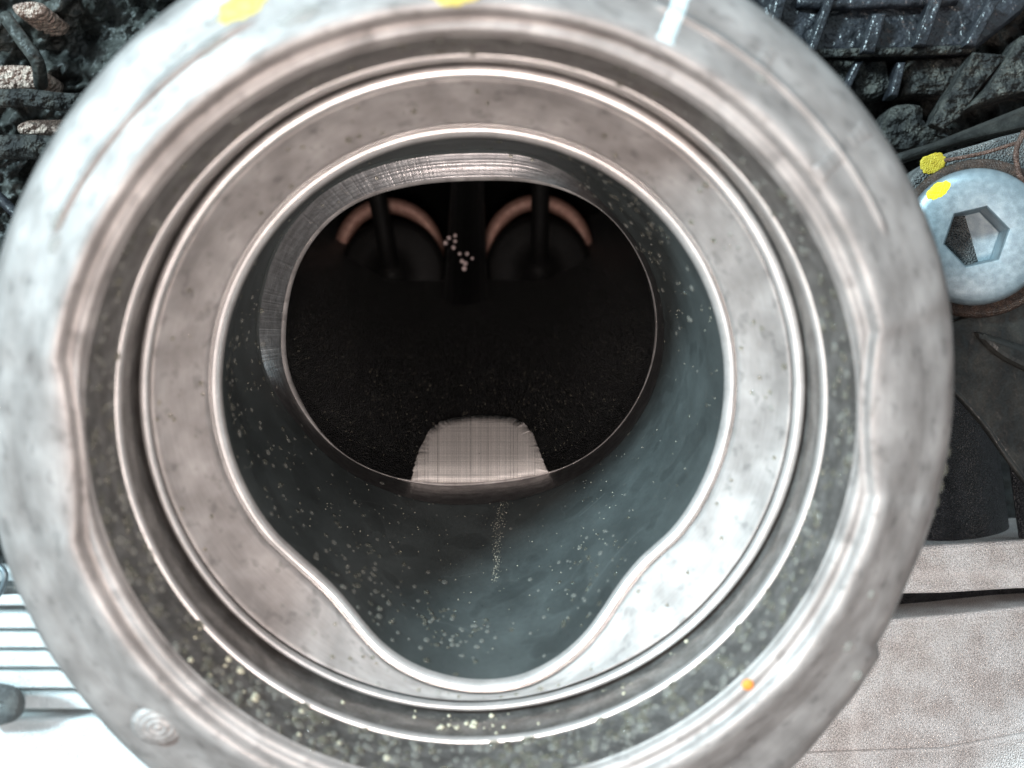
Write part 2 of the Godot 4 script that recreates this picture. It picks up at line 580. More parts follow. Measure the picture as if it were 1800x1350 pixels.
func rim_pt(th: float, r: float, s: float) -> Vector3:
	# outer part follows the cast outline, inner part the flats
	var wo := smoothstep(38.5, 41.5, r)
	var k := lerpf(r, r + rim_out(th) - 42.0, wo)
	var wi := 1.0 - smoothstep(34.2, 36.4, r)
	k -= 1.25 * flat_cut(th) * wi * smoothstep(32.5, 33.6, r)
	var ss := s
	if r > 33.9 and r < 42.2:
		ss += 0.2 * pad(th) * smoothstep(33.9, 34.6, r) * (1.0 - smoothstep(41.0, 42.2, r))
	if r > 37.0 and r < 38.4:
		ss -= 0.42 * ridge(th) * (1.0 - smoothstep(0.0, 0.45, absf(r - 37.6)))
	ss += 0.07 * sin(th * 5.0 + 1.0) * smoothstep(34.0, 36.0, r)
	return pol(th, k, ss)

func shoulder_s(r: float) -> float:
	var t := clampf((30.0 - r) / 6.0, 0.0, 1.0)
	return 11.3 + 0.80 * (30.0 - r) + 0.4 * sin(pow(t, 0.6) * PI)

func key_r(th: float) -> float:
	return table(KEY, th)

func port_r(th: float) -> float:
	return table(PORT, th)

func port_pt(th: float, dr := 0.0) -> Vector3:
	var r := port_r(th) + dr
	var y := sin(th) * r
	return Vector3(cos(th) * r, y, -(40.0 - 0.36 * y))

func key_pt(th: float) -> Vector3:
	var r := key_r(th)
	return pol(th, r, shoulder_s(r))

func key_normal(th: float) -> Vector3:       # outward, in the plane of the opening
	var a := key_pt(th - 0.01)
	var b := key_pt(th + 0.01)
	var t := Vector2(b.x - a.x, b.y - a.y).normalized()
	return Vector3(t.y, -t.x, 0)

func bore_pt(th: float, t: float) -> Vector3:
	var a := key_pt(th) - key_normal(th) * 0.12 + Vector3(0, 0, -0.45)
	var b := port_pt(th)
	var e := 1.0 - pow(1.0 - t, 1.15)
	var xy := Vector2(a.x, a.y).lerp(Vector2(b.x, b.y), e)
	# towards the upper left the duct is narrower than the bore: a turned slope joins them
	var w := window(th, 62.0, 192.0, 40.0)
	var tz := t
	if t > 0.86:
		tz = lerpf(lerpf(0.86, 0.955, w), 1.0, (t - 0.86) / 0.14)
	else:
		tz = t * lerpf(0.86, 0.955, w) / 0.86
	var out := 2.3 * w * smoothstep(0.0, 0.5, t) * (1.0 if t < 0.86 else 1.0 - (t - 0.86) / 0.14)
	xy += xy.normalized() * out
	return Vector3(xy.x, xy.y, lerpf(a.z, b.z, tz))

func recess_pt(th: float, t: float) -> Vector3:
	return pol(th, lerpf(32.45, 31.35, t), lerpf(2.0, 6.8, t))

func shoulder_pt(th: float, t: float) -> Vector3:
	var r := lerpf(29.5, key_r(th) + 1.1, t)
	return pol(th, r, shoulder_s(r))

func ring(seg: int, rows_in: Array, fn: Callable) -> Array:
	var rows := []
	for p in rows_in:
		var row := PackedVector3Array()
		for i in seg:
			row.append(fn.call(TAU * i / seg, p))
		rows.append(row)
	return rows

func build_flange():
	var t := flange_frame()
	var f := thing("intake_flange", "round grey metal intake flange with stepped rings and a keyhole-shaped opening", "engine flange", t)
	var S := 720
	# rim
	var prof := [[36.5, 44.0], [36.8, 30.0], [38.0, 16.0], [39.6, 11.0], [41.0, 8.2], [41.7, 6.6], [42.0, 5.2], [41.9, 4.2], [41.5, 3.3], [40.9, 2.6], [40.2, 2.15], [39.4, 1.8], [38.6, 1.5]]
	for k in 12:
		prof.append([38.2 - k * 0.11, 1.38 - k * 0.05])
	for q in [[36.6, 0.68], [36.2, 0.5], [35.8, 0.3], [35.4, 0.12], [35.05, 0.02], [34.75, 0.0], [34.5, 0.06], [34.3, 0.2], [34.15, 0.42], [34.05, 0.7], [33.9, 0.95], [33.65, 1.08], [33.4, 1.04], [33.15, 1.02], [32.95, 1.1], [32.8, 1.25], [32.68, 1.5], [32.6, 1.85], [32.45, 2.0]]:
		prof.append(q)
	var rim_part := part("rim", sheet(ring(S, prof, func(th, p): return rim_pt(th, p[0], p[1])), true), M.rim_metal, f)
	# collar behind the rim
	part("collar", lathe([[37.5, 20.0], [42.0, 19.0], [42.9, 17.6], [43.2, 16.0], [43.2, 12.5], [42.9, 11.4], [42.2, 10.9], [38.5, 10.8]], 360), M.dark_ring_metal, f)
	# seal recess
	part("seal_recess", sheet(ring(S, [[32.45, 2.0], [32.2, 3.0], [31.95, 4.1], [31.65, 5.4], [31.45, 6.5], [31.36, 6.75]], func(th, p): return pol(th, p[0], p[1])), true, false, 1.0, 6.0), M.dark_ring_metal, f)
	part("recess_edge", sheet(ring(S, [[31.36, 6.75], [31.24, 6.78], [31.1, 6.86], [31.02, 7.04], [30.98, 7.35]], func(th, p): return pol(th, p[0], p[1])), true), M.lit_edge_metal, f)
	part("groove_wall", sheet(ring(S, [[30.98, 7.35], [30.97, 8.4], [30.96, 9.6], [30.95, 11.0], [30.94, 13.0], [30.9, 16.0], [30.7, 16.6]], func(th, p): return pol(th, p[0], p[1])), true, false, 1.0, 6.0), M.dark_ring_metal, f)
	part("shoulder_edge", sheet(ring(S, [[30.7, 16.6], [30.62, 16.0], [30.62, 11.6], [30.58, 11.2], [30.48, 10.96], [30.3, 10.84], [30.05, 10.80], [29.9, 10.85], [29.78, 10.97], [29.7, 11.15], [29.66, 11.45]], func(th, p): return pol(th, p[0], p[1]) + Vector3(0.12, 0.20, 0.0) * smoothstep(29.7, 30.3, p[0])), true), M.lit_edge_metal, f)
	# shoulder
	var rows := []
	for j in 25:
		var tt := j / 24.0
		var row := PackedVector3Array()
		for i in S:
			var th := TAU * i / S
			var k := key_pt(th) + key_normal(th) * 0.95
			var o := Vector2(k.x, k.y)
			var a := Vector2(cos(th), sin(th)) * 29.66
			var q := a.lerp(o, tt)
			var s := shoulder_s(q.length()) + (0.15 if j == 0 else 0.0)
			if j == 24:
				s += 0.30
			row.append(Vector3(q.x, q.y, -s))
		rows.append(row)
	part("shoulder", sheet(rows, true, false, 1.0, 6.0), M.shoulder_metal, f)
	# bead round the keyhole
	var lip := [[1.0, 0.34], [0.9, 0.38], [0.82, 0.12], [0.74, -0.10], [0.62, -0.20], [0.45, -0.23], [0.28, -0.20], [0.12, -0.12], [0.02, 0.02], [-0.06, 0.2], [-0.12, 0.45]]
	var lip_rows := ring(S, lip, func(th, p):
		var k: Vector3 = key_pt(th) + key_normal(th) * p[0]
		if p[0] > 0.0:
			k.z = lerpf(k.z, -shoulder_s(Vector2(k.x, k.y).length()), 0.45)
		return k + Vector3(0, 0, -p[1]))
	part("keyhole_lip", sheet(lip_rows, true), M.lit_edge_metal, f)
	# bore
	var br := []
	for j in 41:
		br.append(j / 40.0)
	part("bore", sheet(ring(S, br.filter(func(q): return q < 0.89), func(th, p): return bore_pt(th, p)), true, false, 1.0, 12.0), M.bore_metal, f)
	br = []
	for j in 13:
		br.append(lerpf(0.86, 1.0, j / 12.0))
	part("turned_band", sheet(ring(S, br, func(th, p): return bore_pt(th, p) * Vector3(0.997, 0.997, 1.0)), true, false, 1.0, 10.0), M.turned_metal, f)
	# marks and bits on the rim
	var n := 0
	for d in [[117.5, 38.9, 2.3, 1.0], [93.0, 35.6, 1.9, 1.1]]:
		n += 1
		part("paint_mark", rim_dab(deg_to_rad(d[0]), d[1], d[2], d[3], 0.08, 300 + n), M.faded_yellow_paint, rim_part)
	for d in [[66.0, 37.6, 0.75, 2.4], [54.0, 38.4, 0.8, 1.1], [39.5, 36.2, 0.8, 1.4], [39.5, 39.6, 0.8, 1.0]]:  # raised ribbed strips standing in for reflections on the rim
		n += 1
		part("rim_reflection", reflection_strip(deg_to_rad(d[0]), d[1], d[2], d[3]), M.pale_reflection if n == 3 else M.rim_metal, rim_part)
	# reflection on the lower left of the rim, shaped as a grooved dome
	var pos := rim_pt(deg_to_rad(-137.0), 38.0, 1.3)
	part("reflection_dome", dome(pos, 2.2), M.rim_metal, rim_part)

func rim_surface(th: float, r: float) -> Vector3:
	var s := 0.0
	if r > 38.2:
		s = lerpf(1.38, 2.15, (r - 38.2) / 2.0)
	elif r > 35.4:
		s = lerpf(0.12, 1.38, (r - 35.4) / 2.8)
	return rim_pt(th, r, s)

func rim_dab(th: float, r: float, rx: float, ry: float, thick: float, seed_: int) -> ArrayMesh:
	return dab(func(x, y): return rim_surface(th + x / r, r + y), Vector3(0, 0, 1), rx, ry, 0.0, thick, seed_)

func reflection_strip(th: float, r: float, w: float, h: float) -> ArrayMesh:
	var rows := []
	for j in 25:
		var y := lerpf(-h, h, j / 24.0)
		var row := PackedVector3Array()
		for i in 9:
			var x := lerpf(-w, w, i / 8.0)
			var e := minf(1.0 - pow(absf(x / w), 4.0), 1.0 - pow(absf(y / h), 8.0))
			row.append(rim_surface(th + x / r, r + y) + Vector3(0, 0, -0.05 + 0.13 * e + 0.03 * sin(y * 9.0) * e))
		rows.append(row)
	return sheet(rows, false, true)

func dome(c: Vector3, r: float) -> ArrayMesh:
	var rows := []
	for j in 22:
		var q := j / 21.0
		var row := PackedVector3Array()
		for i in 48:
			var a := TAU * i / 48
			var h := 0.75 * sqrt(maxf(0.0, 1.0 - q * q)) + 0.07 * sin(q * 26.0) * (1.0 - q * q) - 0.15
			row.append(c + Vector3(cos(a) * r * maxf(q, 0.01) * 1.15, sin(a) * r * maxf(q, 0.01) * 0.9, h))
		rows.append(row)
	return sheet(rows, true, false)

# ------------------------------------------------------------------ the port inside the cylinder head
func duct_pt(th: float, t: float) -> Vector3:
	# t 0 at the mouth, 1 at the valves: rises and flattens
	var p := port_pt(th, -0.45 * smoothstep(0.0, 0.02, t))
	var lift := 17.0 * pow(t, 0.62)
	var depth := lerpf(0.0, 90.0, t)
	var flat_ := lerpf(1.0, 0.72 if p.y < 0.0 else 1.25, smoothstep(0.0, 1.0, t))
	var wide := lerpf(1.0, 1.5, t)
	var yc := p.y * flat_ + lift * (1.0 if p.y < 0.0 else 0.35)
	var zz := lerpf(p.z, -40.0 + 0.36 * p.y * 0.3, t) - depth
	return Vector3(p.x * wide, yc, zz)

func flat_px(p: Vector3) -> Vector2:
	var c := flange_frame() * p
	return Vector2(900.0 - c.x / c.z * FOCAL, 675.0 + c.y / c.z * FOCAL)

func on_duct(q: Vector2, proud: float) -> Vector3:      # the spot of the duct floor seen at q, raised a little
	var th := -PI / 2.0 + (q.x - 840.0) * 0.0025
	var t := 0.05
	for k in 12:
		var e := flat_px(duct_pt(th, t)) - q
		var a := (flat_px(duct_pt(th + 0.002, t)) - q - e) / 0.002
		var b := (flat_px(duct_pt(th, t + 0.002)) - q - e) / 0.002
		var det := a.x * b.y - a.y * b.x
		th -= clampf((e.x * b.y - e.y * b.x) / det, -0.2, 0.2)
		t = clampf(t - clampf((a.x * e.y - a.y * e.x) / det, -0.05, 0.05), 0.0005, 0.9)
	var p := duct_pt(th, t)
	var n := (duct_pt(th + 0.01, t) - p).cross(duct_pt(th, t + 0.01) - p).normalized()
	if n.y < 0.0:
		n = -n
	return p + n * proud

func build_port():
	var t := flange_frame()
	var h := thing("cylinder_head", "black rough intake duct of the cylinder head behind the keyhole opening", "cylinder head", Transform3D(t.basis, t * Vector3(0, 0, -46)))
	# own axes: same as the flange, origin 46 mm further in
	var off := Vector3(0, 0, 46)
	var S := 360
	# machined face that shows round the mouth
	var lipw := func(th: float) -> float:
		var d := rad_to_deg(th)
		return 0.10 + 0.34 * window(th, 60.0, 205.0, 40.0) + 0.25 * window(d * PI / 180.0, -112.0, -62.0, 16.0)
	var rows := []
	for j in 4:
		var row := PackedVector3Array()
		for i in S:
			var th := TAU * i / S
			var k: float = [0.6, 0.0, -1.0, -1.0][j]
			var p := port_pt(th, (0.5 if j == 0 else lipw.call(th) * k)) + off
			p.z -= [0.15, 0.03, 0.06, 1.2][j]
			row.append(p)
		rows.append(row)
	part("machined_mouth", sheet(rows, true), M.shoulder_metal, h)
	rows = []
	for j in 41:
		var tt := j / 40.0
		var row := PackedVector3Array()
		for i in S:
			row.append(duct_pt(TAU * i / S, tt) + off + Vector3(0, 0, -0.1))
		rows.append(row)
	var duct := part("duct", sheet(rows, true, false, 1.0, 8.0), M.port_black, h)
	# end wall
	var last: PackedVector3Array = rows[rows.size() - 1]
	var mid := Vector3.ZERO
	for p in last:
		mid += p / S
	var er := []
	for k in [1.0, 0.66, 0.33, 0.01]:
		var row := PackedVector3Array()
		for p in last:
			row.append(mid + (p - mid) * k + Vector3(0, 0, -3.0 * (1.0 - k)))
		er.append(row)
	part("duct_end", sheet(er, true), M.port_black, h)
	# freshly cut patch on the duct floor: D shape
	cur = Transform3D(t.basis, t * Vector3(0, 0, -46)).affine_inverse()
	var jag := FastNoiseLite.new()
	jag.seed = 5
	jag.frequency = 0.9
	var cut := [[722, 845], [730, 815], [738, 788], [752, 760], [772, 744], [800, 736], [835, 732], [870, 732], [900, 735], [922, 745], [938, 766], [948, 792], [956, 815], [965, 832]]
	var fan := []
	for i in cut.size() - 1:
		for k in 10:
			var a := Vector2(cut[i][0], cut[i][1]).lerp(Vector2(cut[i + 1][0], cut[i + 1][1]), k / 10.0)
			fan.append(a)
	for k in 24:
		var q := (k + 0.5) / 24.0
		fan.append(Vector2(lerpf(965, 722, q), lerpf(832, 845, q) + 9.0 * sin(q * PI)))
	var prow := []
	for f in [1.0, 0.985, 0.8, 0.6, 0.4, 0.2, 0.01]:
		var row := PackedVector3Array()
		for a in fan:
			var q: Vector2 = Vector2(843, 800).lerp(a, f)
			if f > 0.97 and a.y < 840.0:
				q += Vector2(jag.get_noise_2d(a.x, a.y), jag.get_noise_2d(a.y + 300.0, a.x)) * 3.5
			row.append(on_duct(q, -0.1 if f == 1.0 else 0.28) + off)
		prow.append(row)
	var pst := SurfaceTool.new()
	pst.begin(Mesh.PRIMITIVE_TRIANGLES)
	var pn := fan.size()
	var pf := [1.0, 0.985, 0.8, 0.6, 0.4, 0.2, 0.01]
	for j2 in prow.size():
		for i2 in pn:
			var q2: Vector2 = Vector2(843, 800).lerp(fan[i2], pf[j2])
			pst.set_uv(Vector2((q2.x - 715.0) / 255.0, (q2.y - 725.0) / 130.0))
			pst.set_smooth_group(0)
			pst.add_vertex(prow[j2][i2] * MM)
	for j2 in prow.size() - 1:
		for i2 in pn:
			var k3 := (i2 + 1) % pn
			for w2 in [j2 * pn + i2, j2 * pn + k3, (j2 + 1) * pn + i2, j2 * pn + k3, (j2 + 1) * pn + k3, (j2 + 1) * pn + i2]:
				pst.add_index(w2)
	pst.generate_normals()
	part("machined_patch", pst.commit(), M.raw_cut, duct)
	# divider between the two valves
	part("divider", tube([px(822, 290, 190), px(820, 420, 186), px(818, 520, 190), px(815, 600, 200)], func(q): return 2.6 + 1.6 * q), M.port_black, duct)
	# valve seats: bronze rings
	for c in [[684, 446], [945, 440]]:
		var cc := px(c[0], c[1], 204.0)
		var tilt := Basis(Vector3.RIGHT, deg_to_rad(12.0))
		var sr := []
		for k in 13:
			var a := TAU * k / 12.0
			var row := PackedVector3Array()
			for i in 64:
				var b := TAU * i / 64
				var rr := 8.5 + cos(a) * 1.4
				row.append(cur * (cc + tilt * Vector3(cos(b) * rr, sin(b) * rr, sin(a) * 1.0)))
			sr.append(row)
		part("valve_seat", sheet(sr, true), M.seat_bronze, h)
	# the two valves
	var names := ["intake valve on the left of the duct, dark stem across its bronze seat", "intake valve on the right of the duct, dark stem across its bronze seat"]
	var k2 := 0
	for c in [[690, 480, 655, 280], [947, 474, 950, 280]]:
		var base := px(c[0], c[1], 197.0)
		var v := thing("intake_valve", names[k2], "engine valve", at(base), "intake valves in the duct")
		k2 += 1
		var axis := (px(c[2], c[3], 186.0) - base).normalized()
		var facing := Basis(Vector3.RIGHT, deg_to_rad(8.0))
		var rows2 := []
		for p in [[9.0, -1.6], [9.2, -0.6], [9.0, 0.1], [8.0, 0.7], [5.4, 1.2], [3.8, 1.8], [2.4, 2.8], [1.5, 4.0], [0.05, 4.4]]:
			var row := PackedVector3Array()
			for i in 64:
				var b := TAU * i / 64
				row.append(facing * Vector3(cos(b) * p[0], sin(b) * p[0], p[1]))
			rows2.append(row)
		part("head", sheet(rows2, true), M.valve_black, v)
		part("stem", tube([base + Vector3(0, 0, 2.0), base + Vector3(0, 0, 3.0) + axis * 5.0, base + Vector3(0, 0, 3.0) + axis * 12.0, base + Vector3(0, 0, 3.0) + axis * 26.0], 1.5), M.valve_black, v)

# ------------------------------------------------------------------ what stands behind the flange
func rough_block(outline: Array, depth: float, m: Material, called: String, parent: Node3D, bevel := 0.8) -> MeshInstance3D:
	return part(called, solid(outline, Vector3(0, 0, -depth), bevel), m, parent)

func wavy(u0: float, v0: float, u1: float, v1: float, d: float, amp: float, seed_: int, step := 6.0, freq := 0.012) -> ArrayMesh:
	# an uneven cast face
	var nz := FastNoiseLite.new()
	nz.seed = seed_
	nz.frequency = freq
	nz.fractal_octaves = 4
	var rows := []
	var nu := int((u1 - u0) / step)
	var nv := int((v1 - v0) / step)
	for j in nv + 1:
		var row := PackedVector3Array()
		for i in nu + 1:
			var u := lerpf(u0, u1, float(i) / nu)
			var v := lerpf(v0, v1, float(j) / nv)
			row.append(cur * px(u, v, d - amp * nz.get_noise_2d(u, v) * 1.6))
		rows.append(row)
	return sheet(rows, false, false, (u1 - u0) / 200.0)

func build_background():
	var base := px(900, 675, 215)
	var b := thing("engine_block", "dark engine block far behind everything in the gaps", "engine block", at(base))
	b.set_meta("kind", "structure")
	part("backing", solid(pxs([[-900, -800], [2700, -800], [2700, 2200], [-900, 2200]], 225), Vector3(0, 0, -12), 1.0), M.dark_backing, b)

	# grimy casting, upper left
	base = px(120, 200, 160)
	var g := thing("grimy_casting", "black oily casting with crusted dirt at the upper left behind the flange", "engine casting", at(base))
	part("crusted_face", wavy(-260, -260, 440, 470, 158, 4.0, 4, 5.0, 0.011), M.grimy_casting, g)
	part("ledge", solid(curve_loop(pxs([[-40, 118], [20, 112], [62, 116], [78, 128], [74, 146], [40, 156], [-10, 158], [-50, 150]], 152), 4), Vector3(0, 0, -8), 0.8), M.pink_metal, g)
	part("ledge", solid(curve_loop(pxs([[28, 222], [45, 211], [80, 209], [130, 210], [140, 222], [120, 234], [70, 234], [36, 234]], 150), 4), Vector3(0, 0, -8), 0.6), M.pink_metal, g)
	part("lug", solid(curve_loop(pxs([[20, 6], [60, 0], [80, 12], [66, 30], [30, 26]], 150), 4), Vector3(0, 0, -8), 0.8), M.pink_metal, g)
	part("rib", tube([px(-20, 330, 150), px(12, 360, 147), px(34, 384, 146), px(60, 430, 148)], 0.7), M.black_rubber, g)
	part("rib", tube([px(10, 30, 150), px(42, 75, 147), px(66, 110, 147), px(72, 150, 150)], 0.9), M.grimy_casting, g)
	part("rib", tube([px(-60, 178, 150), px(40, 172, 147), px(120, 180, 147), px(220, 176, 150)], 1.2), M.dusty_black, g)
	part("rib", tube([px(-60, 262, 150), px(40, 258, 147), px(120, 262, 147), px(220, 258, 150)], 1.6), M.dusty_black, g)

	# ribbed rubber mat, upper right
	base = px(1600, 120, 150)
	var r := thing("ribbed_rubber_block", "black dusty rubber block with slanted ribs at the upper right", "rubber block", at(base))
	part("back_face", wavy(1180, -260, 2100, 420, 160, 3.0, 9, 6.0), M.dusty_black, r)
	part("upper_panel", solid(pxs([[1300, -120], [1900, -120], [1800, 20], [1715, 88], [1640, 92], [1520, 96], [1425, 94], [1360, 92]], 152), Vector3(0, 0, -8), 1.0), M.black_rubber, r)
	for q in [[1388, -60, 1350, 90, 11], [1466, -20, 1428, 90, 9], [1548, 22, 1526, 92, 13], [1650, -10, 1618, 80, 12], [1748, 0, 1706, 80, 11]]:
		var wd: float = q[4]
		part("rib", solid(pxs([[q[0] - wd, q[1]], [q[0] + wd, q[1]], [q[2] + wd, q[3]], [q[2] - wd, q[3]]], 149.6), Vector3(0, 0, -3), 0.55), M.black_rubber, r)
	for q in [[1440, 104, 1418, 170], [1512, 106, 1486, 160], [1586, 108, 1572, 168]]:
		part("rib", solid(pxs([[q[0] - 8, q[1]], [q[0] + 8, q[1]], [q[2] + 8, q[3]], [q[2] - 8, q[3]]], 151.6), Vector3(0, 0, -3), 0.5), M.black_rubber, r)
	part("edge_bead", tube([px(1360, 93, 151.6), px(1440, 94, 151.0), px(1530, 92, 151.0), px(1620, 90, 151.4), px(1712, 86, 151.8)], 0.6), M.dusty_black, r)
	part("edge_bead", tube([px(1400, 4, 151.6), px(1470, 8, 151.0), px(1560, 5, 151.0), px(1680, 0, 151.4)], 0.8), M.black_rubber, r)
	part("middle_step", solid(pxs([[1440, 100], [1560, 103], [1572, 155], [1540, 172], [1492, 172], [1462, 130]], 153.5), Vector3(0, 0, -6), 1.2), M.dusty_black, r)
	part("middle_step", solid(pxs([[1598, 102], [1700, 96], [1690, 130], [1668, 166], [1620, 164], [1585, 168]], 153.5), Vector3(0, 0, -6), 1.2), M.dusty_black, r)
	part("lower_lump", solid(curve_loop(pxs([[1570, 186], [1622, 182], [1632, 214], [1680, 226], [1650, 250], [1580, 262], [1548, 240]], 152), 4), Vector3(0, 0, -6), 1.4), M.dusty_black, r)
	part("slanted_flap", solid(pxs([[1712, 90], [1775, 96], [1728, 150], [1690, 205], [1660, 226], [1638, 216]], 150.5), Vector3(0, 0, -4), 0.5), M.dusty_black, r)
	part("slanted_flap", solid(pxs([[1800, 60], [1960, 20], [1960, 190], [1800, 160], [1700, 190], [1740, 150]], 149.0), Vector3(0, 0, -5), 0.8), M.dusty_black, r)
	part("lower_sheet", solid(pxs([[1540, 300], [1580, 268], [1640, 250], [1720, 218], [1800, 186], [1960, 150], [1960, 215], [1800, 226], [1700, 248], [1600, 280]], 146.0), Vector3(0, 0, -3), 0.5), M.black_plate, r)

	# bright castings, lower right
	base = px(1680, 1200, 140)
	var c := thing("bright_casting", "sparkling raw aluminium casting with a stepped ledge at the lower right", "engine casting", at(base))
	part("lower_face", solid(pxs([[1050, 1086], [1560, 1090], [1680, 1080], [1790, 1068], [2100, 1050], [2100, 1700], [1050, 1700]], 136), Vector3(0, 0, -20), 0.6), M.cast_bright, c)
	part("ledge", solid(pxs([[1200, 962], [1600, 962], [1700, 956], [1800, 950], [2100, 936], [2100, 1030], [1790, 1036], [1660, 1044], [1200, 1052]], 138), Vector3(0, 0, -20), 0.8), M.cast_bright, c)
	part("step_face", solid(pxs([[1190, 1040], [1790, 1028], [2100, 1015], [2100, 1075], [1790, 1080], [1190, 1098]], 144), Vector3(0, 0, -14), 0.3), M.black_plastic, c)
	part("seam_strip", solid(pxs([[1380, 1326], [1480, 1322], [1660, 1316], [1800, 1290], [2100, 1240], [2100, 1700], [1380, 1700]], 135.3), Vector3(0, 0, -4), 0.35), M.cast_bright, c)

	# cooling fins, lower left
	base = px(60, 1150, 190)
	var w := thing("finned_casting", "out-of-focus white cooling fins and pale casing at the lower left", "engine casting", at(base))
	part("back_face", solid(pxs([[-500, 1000], [420, 1000], [420, 1244], [-500, 1244]], 205), Vector3(0, 0, -5), 0.5), M.cast_white, w)
	for q in [[1050, 30], [1092, 27], [1126, 27], [1160, 27], [1196, 29], [1234, 27]]:
		part("fin", solid(pxs([[-500, q[0] - q[1] / 2.0], [420, q[0] - q[1] / 2.0], [420, q[0] + q[1] / 2.0], [-500, q[0] + q[1] / 2.0]], 186), Vector3(0, 0, -17), 0.6), M.cast_white, w)
	part("lower_casing", solid(pxs([[-500, 1268], [500, 1262], [700, 1900], [-500, 1900]], 184), Vector3(0, 0, -17), 1.0), M.cast_white, w)
	base = px(10, 1240, 180)
	var k := thing("dark_hook", "blurred dark metal hook at the left edge below the white fins", "hook", at(base))
	part("shank", tube([px(-60, 1215, 182), px(0, 1218, 180), px(24, 1228, 179), px(20, 1252, 180), px(-30, 1264, 182)], 1.5), M.cast_grey, k)
	base = px(10, 1020, 170)
	var cl := thing("wire_clip", "thin wire clip on a grey bar at the left edge beside the rim", "clip", at(base))
	part("wire", tube([px(-30, 985, 165), px(4, 1000, 164), px(8, 1022, 164), px(-6, 1048, 165), px(-40, 1060, 166)], 0.45), M.zinc, cl)
	part("bar", solid(pxs([[-80, 1034], [60, 1028], [60, 1044], [-80, 1050]], 168), Vector3(0, 0, -5), 0.4), M.cast_grey, cl)

